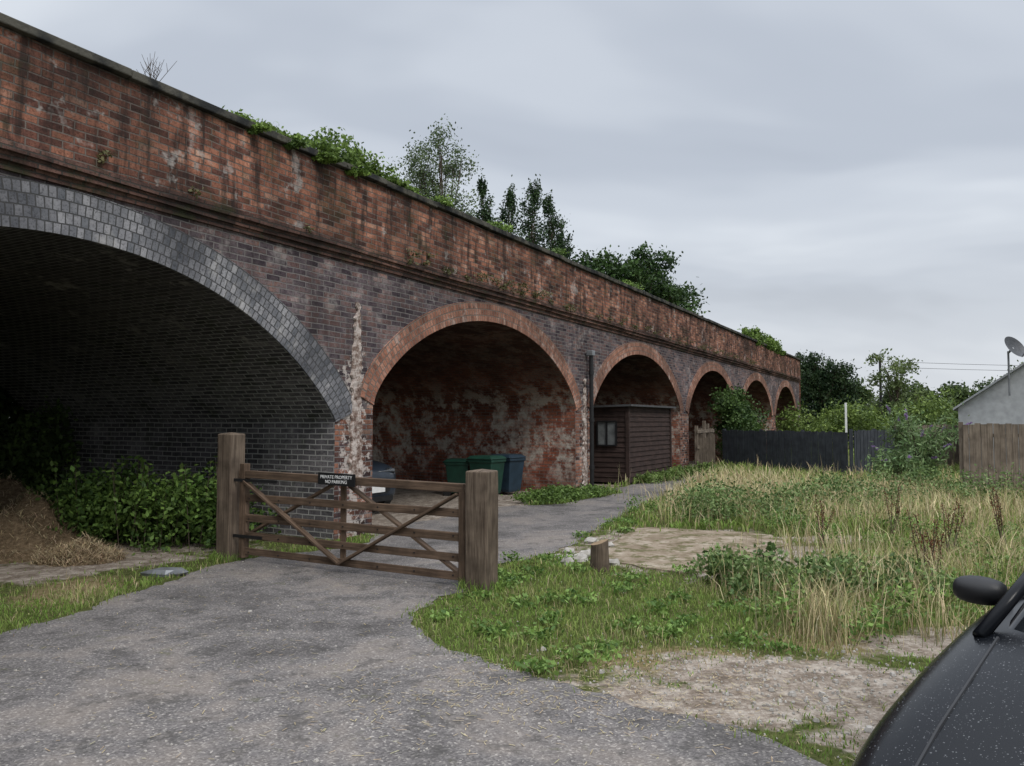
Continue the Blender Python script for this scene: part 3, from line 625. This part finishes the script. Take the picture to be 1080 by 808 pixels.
# ---------------------------------------------------------------- GATE
PL=Vector((-3.30,9.08,0)); PR=Vector((-.29,7.45,0)); gd=(PR-PL).normalized(); gn=Vector((gd.y,-gd.x,0))
def post(p,h,w,name):
    mb=MB(); rot=Matrix.Translation(p)@Matrix.Rotation(math.atan2(gd.y,gd.x),4,'Z')
    n=6; vs=[];uv=[];fs=[]
    for i in range(n+1):
        z=-.03+(h+.03)*i/n
        for a,b in ((-1,-1),(1,-1),(1,1),(-1,1)): vs.append(rot@Vector((a*w/2+random.uniform(-.004,.004),b*w/2+random.uniform(-.004,.004),z)))
    for i in range(n):
        for k in range(4): fs.append((i*4+k,i*4+(k+1)%4,(i+1)*4+(k+1)%4,(i+1)*4+k)); uv.append([(i*.2,k*.25),(i*.2,k*.25+.2),(i*.2+.2,k*.25+.2),(i*.2+.2,k*.25)])
    b=n*4; vs.append(rot@Vector((0,0,h+.02)))
    for k in range(4): fs.append((b+k,b+(k+1)%4,b+4)); uv.append([(0,0),(0,.2),(.1,.1)])
    mb.add(vs,fs,0,uv); mb.obj(name,[M_post],bevel=.012)
post(PL,1.46,.22,'gate_post'); post(PR,1.13,.235,'gate_post')
# grass tufts round the posts
for q in (PL,PR):
    n=260; a=R.uniform(0,6.28,n); r=R.uniform(.12,.24,n); P=np.stack([q.x+r*np.cos(a),q.y+r*np.sin(a),np.zeros(n)],1)
    blades(P,R.uniform(.04,.16,n),np.full(n,.008),R.uniform(.1,.8,n),jit((.17,.26,.06),n,.4),'grass_tuft')
gate=empty('wooden_field_gate'); a0=PL+gd*.17; a1=PR-gd*.16; Lg=(a1-a0).length
mb=MB()
def gp(t,z,o=0): return a0+(a1-a0)*t+gn*o+Vector((0,0,z))
mb.beam(gp(.02,.04),gp(.02,1.12),.075,.09,0); mb.beam(gp(.985,.06),gp(.985,1.0),.075,.075,0)
mb.beam(gp(0,1.0),gp(1,.955),.075,.085,0)
for z in (.11,.29,.49,.72): mb.beam(gp(.02,z+.01),gp(.985,z-.01),.026,.08,0,j=.004)
for t0,z0,t1,z1,o in ((.03,.92,.49,.10,.028),(.49,.10,.97,.90,.028),(.44,.92,.03,.30,-.028),(.52,.92,.97,.12,-.028)):
    mb.beam(gp(t0,z0,o),gp(t1,z1,o),.028,.075,0,up=gn)
mb.beam(gp(.49,.08,-.03),gp(.49,.96,-.03),.07,.025,0)
mb.obj('timber_frame',[M_gate],gate,bevel=.006)
mb=MB()
mb.beam(gp(-.05,.93,.05),gp(.2,.93,.05),.008,.035,0); mb.beam(gp(-.05,.29,.05),gp(.13,.29,.05),.008,.035,0); mb.cyl(gp(.99,.8),gp(1.03,.8),.012,mi=0)
for t in np.linspace(.05,.95,7):
    for z in (.11,.29,.49,.72): mb.cyl(gp(t,z,.013),gp(t,z,.022),.008,n=6)
mb.obj('iron_fittings',[M_black],gate)
sg=empty('no_parking_sign'); mb=MB(); mb.beam(gp(.40,.995,.062),gp(.565,.985,.062),.012,.13,0); mb.obj('board',[M_black],sg,bevel=.003)
for txt,z in (('PRIVATE PROPERTY',1.012),('NO PARKING',.962)):
    cu=bpy.data.curves.new('lettering','FONT'); cu.body=txt; cu.size=.05; cu.align_x='CENTER'; cu.align_y='CENTER'; cu.extrude=.001; cu.materials.append(M_white)
    o=bpy.data.objects.new('lettering',cu); scene.collection.objects.link(o); c=gp(.4825,z,.0705)
    X_=gd; Z_=gn; Y_=Vector((0,0,1)); Mr=Matrix((( X_.x,Y_.x,Z_.x,c.x),(X_.y,Y_.y,Z_.y,c.y),(X_.z,Y_.z,Z_.z,c.z),(0,0,0,1))); o.matrix_world=Mr; o.parent=sg
# ---------------------------------------------------------------- SHED
shed=empty('wooden_shed'); s0,s1,l0,l1=18.5,21.9,7.05,9.6; mb=MB()
H0=2.0
nb=15
for i in range(nb):
    z=.06+i*(H0-.06)/nb; zz=z+(H0-.06)/nb
    for pa,pb,out in (((s0,l0),(s1,l0),(0,-1)),((s0,l1),(s0,l0),(-1,0)),((s1,l0),(s1,l1),(1,0)),((s0,l1),(s1,l1),(0,1))):
        q=.022; o=random.uniform(0,9)
        b0=W(pa[0]+out[0]*q,pa[1]+out[1]*q,z);b1=W(pb[0]+out[0]*q,pb[1]+out[1]*q,z);t1=W(pb[0],pb[1],zz);t0=W(pa[0],pa[1],zz);i0=W(pa[0],pa[1],z);i1=W(pb[0],pb[1],z)
        L=math.dist(pa,pb); mb.add([b0,b1,t1,t0,i0,i1],[(0,1,2,3),(4,5,1,0)],0,[[(o,0+o),(o+L,o),(o+L,o+.13),(o,o+.13)],[(o,o),(o+L,o),(o+L,o+.02),(o,o+.02)]])
for s_,l in ((s0,l0),(s1,l0),(s0,l1),(s1,l1)): mb.beam(W(s_,l,0.02),W(s_,l,H0),.09,.09,0)
mb.obj('board_walls',[M_shed],shed)
mb=MB(); vs=[W(s0-.15,l0-.15,H0+.05),W(s1+.15,l0-.15,H0+.05),W(s1+.15,l1+.1,H0-.02),W(s0-.15,l1+.1,H0-.02)]
mb.add(vs+[(x,y,z-.05) for x,y,z in vs],[(0,1,2,3),(7,6,5,4),(0,4,5,1),(1,5,6,2),(2,6,7,3),(3,7,4,0)]); mb.obj('roof',[M_roof],shed)
wa,wb=7.34,7.86
mb=MB(); mb.add([W(s0-.04,wa,1.02),W(s0-.04,wb,1.02),W(s0-.04,wb,1.6),W(s0-.04,wa,1.6)],[(0,1,2,3)],1)
for p0,p1 in ((W(s0-.06,wa,1.0),W(s0-.06,wb,1.0)),(W(s0-.06,wa,1.62),W(s0-.06,wb,1.62)),(W(s0-.06,wa,1.0),W(s0-.06,wa,1.62)),(W(s0-.06,wb,1.0),W(s0-.06,wb,1.62)),(W(s0-.06,(wa+wb)/2,1.0),W(s0-.06,(wa+wb)/2,1.62))): mb.beam(p0,p1,.035,.035,2)
mb.obj('window',[M_black,M_panerefl,M_black],shed)
# ---------------------------------------------------------------- BINS
def bin_(s_,l,mat,ang,k=1.0,name='wheelie_bin'):
    root=empty(name); M=Matrix.Translation(W(s_,l,0))@Matrix.Rotation(ang,4,'Z')@Matrix.Scale(k,4)
    mb=MB(); vs=[]
    for z,a,b in ((.06,.19,.20),(.12,.205,.215),(.70,.25,.275),(.71,.27,.30),(.76,.27,.30)):
        for x,y in ((-1,-1),(1,-1),(1,1),(-1,1)): vs.append(M@Vector((x*a,y*b,z)))
    mb.add(vs,[(l_*4+q,l_*4+(q+1)%4,(l_+1)*4+(q+1)%4,(l_+1)*4+q) for l_ in range(4) for q in range(4)]+[(3,2,1,0)])
    mb.obj('body',[mat],root,bevel=.015)
    mb=MB(); vs=[]
    for z,a,b in ((.765,.285,.31),(.79,.285,.31),(.84,.22,.24)):
        for x,y in ((-1,-1),(1,-1),(1,1),(-1,1)): vs.append(M@Vector((x*a,y*b+.01,z)))
    mb.add(vs,[(l_*4+q,l_*4+(q+1)%4,(l_+1)*4+(q+1)%4,(l_+1)*4+q) for l_ in range(2) for q in range(4)]+[(8,9,10,11),(3,2,1,0)])
    mb.obj('lid',[mat],root,bevel=.012)
    mb=MB()
    mb.cyl(M@Vector((-.24,.33,.76)),M@Vector((.24,.33,.76)),.016)
    for x in (-.22,.2): mb.cyl(M@Vector((x-.02,.24,.09)),M@Vector((x+.04,.24,.09)),.09,n=18)
    mb.obj('wheels_and_handle',[M_rubber],root)
bin_(14.2,9.3,M_bing,1.3,.95); bin_(14.2,8.62,M_bing,1.0,1.05); bin_(14.95,8.55,M_binb,.9,1.05)
# ---------------------------------------------------------------- FENCES
def fence(pts,h,bw,mat,name,gap=.008,hv=.02,posts=True):
    mb=MB()
    for (x0,y0),(x1,y1) in zip(pts[:-1],pts[1:]):
        a=Vector((x0,y0,0));b=Vector((x1,y1,0));L=(b-a).length;d=(b-a)/L;nn=Vector((d.y,-d.x,0)); n=int(L/bw)
        for i in range(n):
            c=a+d*(i+.5)*bw; hh=h+random.uniform(-hv,hv); o=.012*(i%2)
            mb.beam(c+nn*o+Vector((0,0,.03)),c+nn*o+Vector((random.uniform(-.005,.005),0,hh)),bw-gap,.018,0,up=nn)
        for z in (.3,h-.25): mb.beam(a+Vector((0,0,z))-nn*.035,b+Vector((0,0,z))-nn*.035,.04,.07,0)
        k=max(1,int(L/1.8))
        if posts:
            for i in range(k+1): mb.beam(a+d*L*i/k-nn*.09,a+d*L*i/k-nn*.09+Vector((0,0,h+.04)),.09,.09,0)
    mb.obj(name,[mat])
fence([(7.42,27.2),(9.6,22.0),],1.32,.14,M_gfence,'grey_board_fence')
fence([(9.75,22.0),(12.3,24.6)],1.36,.14,M_gfence,'grey_board_fence')
fence([(9.75,16.7),(14.5,15.7)],1.56,.12,M_pfence,'wooden_board_fence')
fence([(12.4,24.8),(20,27)],1.5,.13,M_pfence,'wooden_board_fence')
mb=MB()
for i in range(5): s_=24.3+i*.45; mb.beam(W(s_,6.95,0),W(s_+random.uniform(-.03,.03),6.95,1.5+random.uniform(-.15,.15)),.09,.09,0)
for z in (.35,.8,1.3): mb.beam(W(24.2,6.89,z),W(26.2,6.89,z+random.uniform(-.04,.04)),.03,.1,0)
for i in range(9): s_=24.4+i*.2; mb.beam(W(s_,6.86,.05),W(s_,6.86,1.15+random.uniform(-.1,.1)),.11,.018,0)
mb.obj('garden_gate',[M_pfence])
mb=MB(); mb.beam((13.0,30,0),(13.0,30,2.35),.07,.07); mb.obj('garden_post',[M_white])
gar=empty('pale_garage'); X0,X1,Y0,Y1=12.45,17.85,21.5,28; ez=2.0; az=3.95; xm=(X0+X1)/2
MG_=Matrix.Translation((X0,Y0,0))@Matrix.Rotation(math.radians(-33),4,'Z')@Matrix.Translation((-X0,-Y0,0))
mb=MB()
mb.add([(X0,Y0,0),(X1,Y0,0),(X1,Y0,ez),(xm,Y0,az),(X0,Y0,ez)],[(0,1,2,3,4)]); mb.add([(X0,Y1,0),(X1,Y1,0),(X1,Y1,ez),(xm,Y1,az),(X0,Y1,ez)],[(4,3,2,1,0)])
mb.add([(X0,Y0,0),(X0,Y1,0),(X0,Y1,ez),(X0,Y0,ez)],[(3,2,1,0)]); mb.add([(X1,Y0,0),(X1,Y1,0),(X1,Y1,ez),(X1,Y0,ez)],[(0,1,2,3)]); mb.obj('walls',[M_render],gar,M=MG_)
mb=MB(); y0,y1=Y0-.12,Y1+.15
for sx,xe in ((-1,X0-.12),(1,X1+.12)):
    ze=ez-.12*(az-ez)/(xm-X0); vs=[(xe,y0,ze+.01),(xm,y0,az+.01),(xm,y1,az+.01),(xe,y1,ze+.01)]; vs+=[(a,b,c+.06) for a,b,c in vs]
    mb.add(vs,[(3,2,1,0),(4,5,6,7),(0,1,5,4),(1,2,6,5),(2,3,7,6),(3,0,4,7)])
mb.obj('roof',[M_groof],gar,M=MG_)
mb=MB(); mb.box(15.6,16.5,Y0-.03,Y0-.004,0,1.9); mb.obj('door',[M_glass],gar,M=MG_)
dish=empty('satellite_dish'); bc=Vector((13.25,20.3,3.55)); mb=MB()
mb.cyl((13.32,20.6,2.3),(13.32,20.6,3.5),.025); mb.cyl((13.32,20.6,3.45),bc,.03); 
nrm=Vector((.35,-.75,.45)).normalized(); ux=nrm.cross(Vector((0,0,1))).normalized(); uy=ux.cross(nrm)
vs=[bc];n=24
for r in (.13,.26,.38):
    for a in range(n): t=a/n*6.283; vs.append(bc+ux*r*math.cos(t)+uy*r*.85*math.sin(t)+nrm*(r*r*.55))
fs=[(0,1+a,1+(a+1)%n) for a in range(n)]+[(1+l_*n+a,1+(l_+1)*n+a,1+(l_+1)*n+(a+1)%n,1+l_*n+(a+1)%n) for l_ in range(2) for a in range(n)]
mb.add(vs,fs,1); tip=bc+nrm*.45-uy*.15; mb.cyl(bc-uy*.33+nrm*.08,tip,.012); mb.cyl(tip,tip-nrm*.1,.03)
mb.obj('dish_and_mount',[M_lead,simple('dish_grey',(.05,.053,.058),.5)],dish,smooth=False)
mb=MB()
for k in range(2):
    p0=Vector((23,48,5.4-.35*k)); p1=Vector((60,60,6.2-.35*k)); last=p0
    for i in range(1,13): t=i/12; q=p0.lerp(p1,t)-Vector((0,0,1.2*t*(1-t))); mb.cyl(last,q,.012,n=4,cap=False); last=q
for x,y in ((23,48),(60,60)): mb.cyl((x,y,0),(x,y,5.6),.09,.07)
mb.obj('overhead_wires',[M_black])
# ---------------------------------------------------------------- CARS
def make_car(name,paint,M,drops=False,glass_c=M_glass,lamp=M_lamp):
    root=empty(name)
    st=[(0,.50,.34,.62),(.04,.68,.24,.74),(.15,.79,.2,.84),(.45,.86,.2,.90),(.8,.87,.2,.95),(1.15,.875,.2,.985),(1.5,.88,.2,1.0),(2.2,.88,.2,1.0),(3.0,.88,.2,1.0),(3.55,.85,.22,.98),(3.8,.80,.26,.92),(3.88,.70,.34,.82)]
    mb=MB(); vs=[];m=0
    for a,hw,zb,zt in st:
        half=[(hw*.88,zb),(hw*.985,zb+.12),(hw,zb+.45*(zt-zb)),(hw*.99,zt-.14),(hw*.955,zt-.05),(hw*.82,zt-.005),(hw*.4,zt+.012)]
        ring=[(0,zb)]+half+[(0,zt+.018)]+[(-y,z) for y,z in half[::-1]]; m=len(ring)
        vs+=[(a,y,z) for y,z in ring]
    fs=[(i*m+k,i*m+(k+1)%m,(i+1)*m+(k+1)%m,(i+1)*m+k) for i in range(len(st)-1) for k in range(m)]
    fs+=[tuple(range(m))[::-1],tuple(range((len(st)-1)*m,len(st)*m))]
    mb.add(vs,fs); body=mb.obj('body',[paint],root,smooth=True,sub=2)
    dg=bpy.context.evaluated_depsgraph_get(); dg.update(); bvh=BVHTree.FromObject(body,dg)
    body.data.transform(M); 
    def top(a,y):
        h=bvh.ray_cast(Vector((a,y,3)),Vector((0,0,-1))); return h[0],h[1]
    mb=MB(); gs=[(1.05,.72,.95,.955,.68),(1.45,.74,.97,1.19,.60),(1.85,.75,.98,1.38,.56),(2.3,.77,.98,1.44,.57),(3.0,.76,.97,1.42,.56),(3.4,.74,.95,1.33,.55),(3.68,.70,.93,.97,.55)]
    vs=[]
    for a,hb,zb,zt,ht in gs: vs+=[(a,hb,zb-.03),(a,ht+.03,zt-.03),(a,ht*.8,zt),(a,0,zt+.02),(a,-ht*.8,zt),(a,-ht-.03,zt-.03),(a,-hb,zb-.03)]
    fs=[];mi=[]
    for i in range(len(gs)-1):
        for k in range(6):
            fs.append((i*7+k,i*7+k+1,(i+1)*7+k+1,(i+1)*7+k)); mi.append(1 if (1<i<4 and k in (1,2,3,4)) else 0)
    mb.add(vs,fs); mb.m=mi; mb.obj('cabin',[glass_c,paint],root,smooth=True,M=M,sub=1)
    mb=MB()
    for sy in (1,-1):
        q=[(1.06,.74*sy,.955),(1.45,.635*sy,1.165),(1.85,.585*sy,1.36),(2.9,.59*sy,1.40),(3.65,.64*sy,.985)]
        for a,b in zip(q[:-1],q[1:]): mb.cyl(a,b,.02,n=10)
        mb.beam((2.25,.62*sy,1.39),(2.3,.79*sy,.98),.06,.03,0)
    mb.obj('pillars',[paint],root,M=M,smooth=True)
    mb=MB(); mb.box(-.025,.08,-.42,.42,.40,.52); mb.box(-.02,.1,-.5,.5,.24,.33)
    for sy in (1,-1):
        pts=[top(a,y*sy) for a,y in [(.10,.50),(.16,.60),(.3,.65),(.5,.66),(.75,.67),(1.05,.69)]]
        for (p,_),(q,_) in zip(pts[:-1],pts[1:]):
            if p is not None and q is not None: mb.cyl(p+Vector((0,0,.001)),q+Vector((0,0,.001)),.005,n=6)
    mb.cyl((1.08,-.6,.975),(1.12,.02,.99),.01); mb.cyl((1.08,.05,.985),(1.12,.6,.98),.01)
    mb.obj('trim',[M_black],root,M=M)
    mb=MB(); mb.box(-.04,-.028,-.26,.26,.40,.51); mb.box(3.885,3.9,-.26,.26,.5,.61); mb.obj('number_plates',[M_white],root,M=M)
    mb=MB()
    for sy in (1,-1):
        vs=[];na,nb_=18,6
        for i in range(na+1):
            t=i/na; a=.03+.36*t; 
            for j in range(nb_+1):
                z=.68+.10*(j/nb_)*(1-.5*t)+.075*t
                h=bvh.ray_cast(Vector((a,1.5*sy,z)),Vector((0,-sy,0)))
                y=h[0].y if h[0] is not None else .6*sy
                vs.append((a-.004,y+.005*sy,z))
        mb.add(vs,[(i*(nb_+1)+j,(i+1)*(nb_+1)+j,(i+1)*(nb_+1)+j+1,i*(nb_+1)+j+1) for i in range(na) for j in range(nb_)])
    mb.obj('headlamps',[lamp],root,M=M,smooth=True)
    mb=MB()
    for sy in (1,-1): mb.box(3.74,3.87,(.6 if sy>0 else -.78),(.78 if sy>0 else -.6),.68,.86)
    mb.obj('tail_lamps',[simple('red_lens',(.25,.01,.01),.2)],root,M=M,bevel=.02)
    mb=MB()
    for sy in (1,-1):
        cx,cy,cz=1.52,.87*sy,.985; nu,nv=12,8; vs=[]
        for i in range(nv+1):
            f=math.pi*i/nv
            for j in range(nu): t=2*math.pi*j/nu; vs.append((cx+.05*math.sin(f)**.6*math.cos(t),cy+.085*math.cos(f),cz+.05*math.sin(f)**.6*math.sin(t)))
        mb.add(vs,[(i*nu+j,i*nu+(j+1)%nu,(i+1)*nu+(j+1)%nu,(i+1)*nu+j) for i in range(nv) for j in range(nu)]); mb.cyl((1.54,.74*sy,.96),(1.53,.85*sy,.98),.025)
    mb.obj('door_mirrors',[M_black if drops else paint],root,M=M,smooth=True)
    mb=MB()
    for a in (.62,3.12):
        for sy in (1,-1):
            mb.cyl((a,.70*sy,.3),(a,.885*sy,.3),.30,n=28,mi=0); mb.cyl((a,.886*sy,.3),(a,.892*sy,.3),.19,n=20,mi=1); mb.cyl((a,.69*sy,.33),(a,.8825*sy,.33),.345,n=28,mi=0)
    mb.obj('wheels',[M_rubber,M_lead],root,M=M)
    if drops:
        V=[];F=[]
        for _ in range(6500):
            a=random.uniform(.05,1.1); y=random.uniform(-.3,.86); h,nn=top(a,y)
            if h is None: continue
            r=random.choice([.0007,.0009,.0011,.0014,.0021]); t1=nn.orthogonal().normalized(); t2=nn.cross(t1); b=len(V)
            for k in range(6): c=k*1.0472; V.append(h+(t1*math.cos(c)+t2*math.sin(c))*r)
            V.append(h+nn*r*.6)
            for k in range(6): F.append((b+k,b+(k+1)%6,b+6))
        mb=MB(); mb.add(V,F); g=G('water_drops'); g.bsdf((.05,.053,.056),.12,spec=.7); mb.obj('raindrops',[g.mat],root,M=M,smooth=True)
g=G('wet_black_paint'); P_black=g.bsdf((.006,.007,.009),.22,None,spec=.14)
P_blue=simple('blue_car_paint',(.025,.035,.05),.35,metal=.1,coat=.2,bs=0)
e=.7071
ang=math.radians(45); na_,nn_=1.33,-.09; nose=Vector((na_*e-nn_*e,na_*e+nn_*e,0))
make_car('parked_black_car',P_black,Matrix.Translation(nose)@Matrix.Rotation(ang,4,'Z')@Matrix.Diagonal((1.18,1,1.02,1)),True)
ra=Vector(W(0,1,0)); ang2=math.atan2(ra.y,ra.x)
make_car('parked_blue_car',P_blue,Matrix.Translation(W(10.3,8.5,0))@Matrix.Rotation(ang2,4,'Z'),False,lamp=M_lampd)
# ---------------------------------------------------------------- WORLD
w=bpy.data.worlds.new('World'); scene.world=w; w.use_nodes=True; nt=w.node_tree; nt.nodes.clear()
g=G.__new__(G); g.nt=nt
sky=g.n('ShaderNodeTexSky',{},0,sky_type='NISHITA',sun_disc=False,sun_elevation=math.radians(48),sun_rotation=math.radians(150),air_density=1.5,dust_density=3)
tc=g.n('ShaderNodeTexCoord',{},0); sep=nt.nodes.new('ShaderNodeSeparateXYZ'); nt.links.new(tc,sep.inputs[0]); z=g.m('MAXIMUM',sep.outputs[2],0.0)
den=g.m('ADD',z,.22); cv=g.n('ShaderNodeCombineXYZ',{0:g.m('DIVIDE',sep.outputs[0],den),1:g.m('DIVIDE',sep.outputs[1],den),2:1.7})
nn=g.noise(g.map(cv,(.55,1.0,1)),1.1,4,.48,.3)
cl=g.ramp(nn,[(.36,(.45,.495,.575)),(.47,(.54,.59,.675)),(.55,(.63,.68,.76)),(.65,(.75,.80,.87))],'EASE')
hz=g.ramp(z,[(0,1.0),(.09,.6),(.26,0)]); cl=g.mix(g.m('MULTIPLY',hz,.75),cl,(.82,.85,.885))
zen=g.ramp(z,[(.5,0),(.85,1)]); cl=g.mix(1.0,cl,g.mix(zen,(1,1,1),(3.9,3.75,3.6)),'MULTIPLY')
b1=g.n('ShaderNodeBackground',{0:sky,1:.08}); b2=g.n('ShaderNodeBackground',{0:cl,1:1.0})
mx=g.n('ShaderNodeMixShader',{0:.92,1:b1,2:b2}); g.n('ShaderNodeOutputWorld',{0:mx})
try:
    w.cycles.sampling_method='MANUAL'; w.cycles.sample_map_resolution=256
except Exception: pass
sl=bpy.data.lights.new('sun','SUN'); sl.energy=1.5; sl.angle=math.radians(20); sl.color=(1,.96,.90); so=bpy.data.objects.new('sun',sl); scene.collection.objects.link(so)
el=math.radians(48); az=math.radians(150); dirv=Vector((math.sin(az)*math.cos(el),math.cos(az)*math.cos(el),math.sin(el))); so.rotation_euler=dirv.to_track_quat('Z','Y').to_euler()
# ---------------------------------------------------------------- CAMERA
cam=bpy.data.cameras.new('camera'); co=bpy.data.objects.new('camera',cam); scene.collection.objects.link(co); scene.camera=co
cam.sensor_width=36; cam.lens=27.07; cam.clip_end=3000; cam.clip_start=.05
co.location=(0,0,1.6); co.rotation_euler=(math.radians(92.9),0,0)
scene.view_settings.view_transform='Standard'; scene.view_settings.look='None'; scene.view_settings.exposure=0
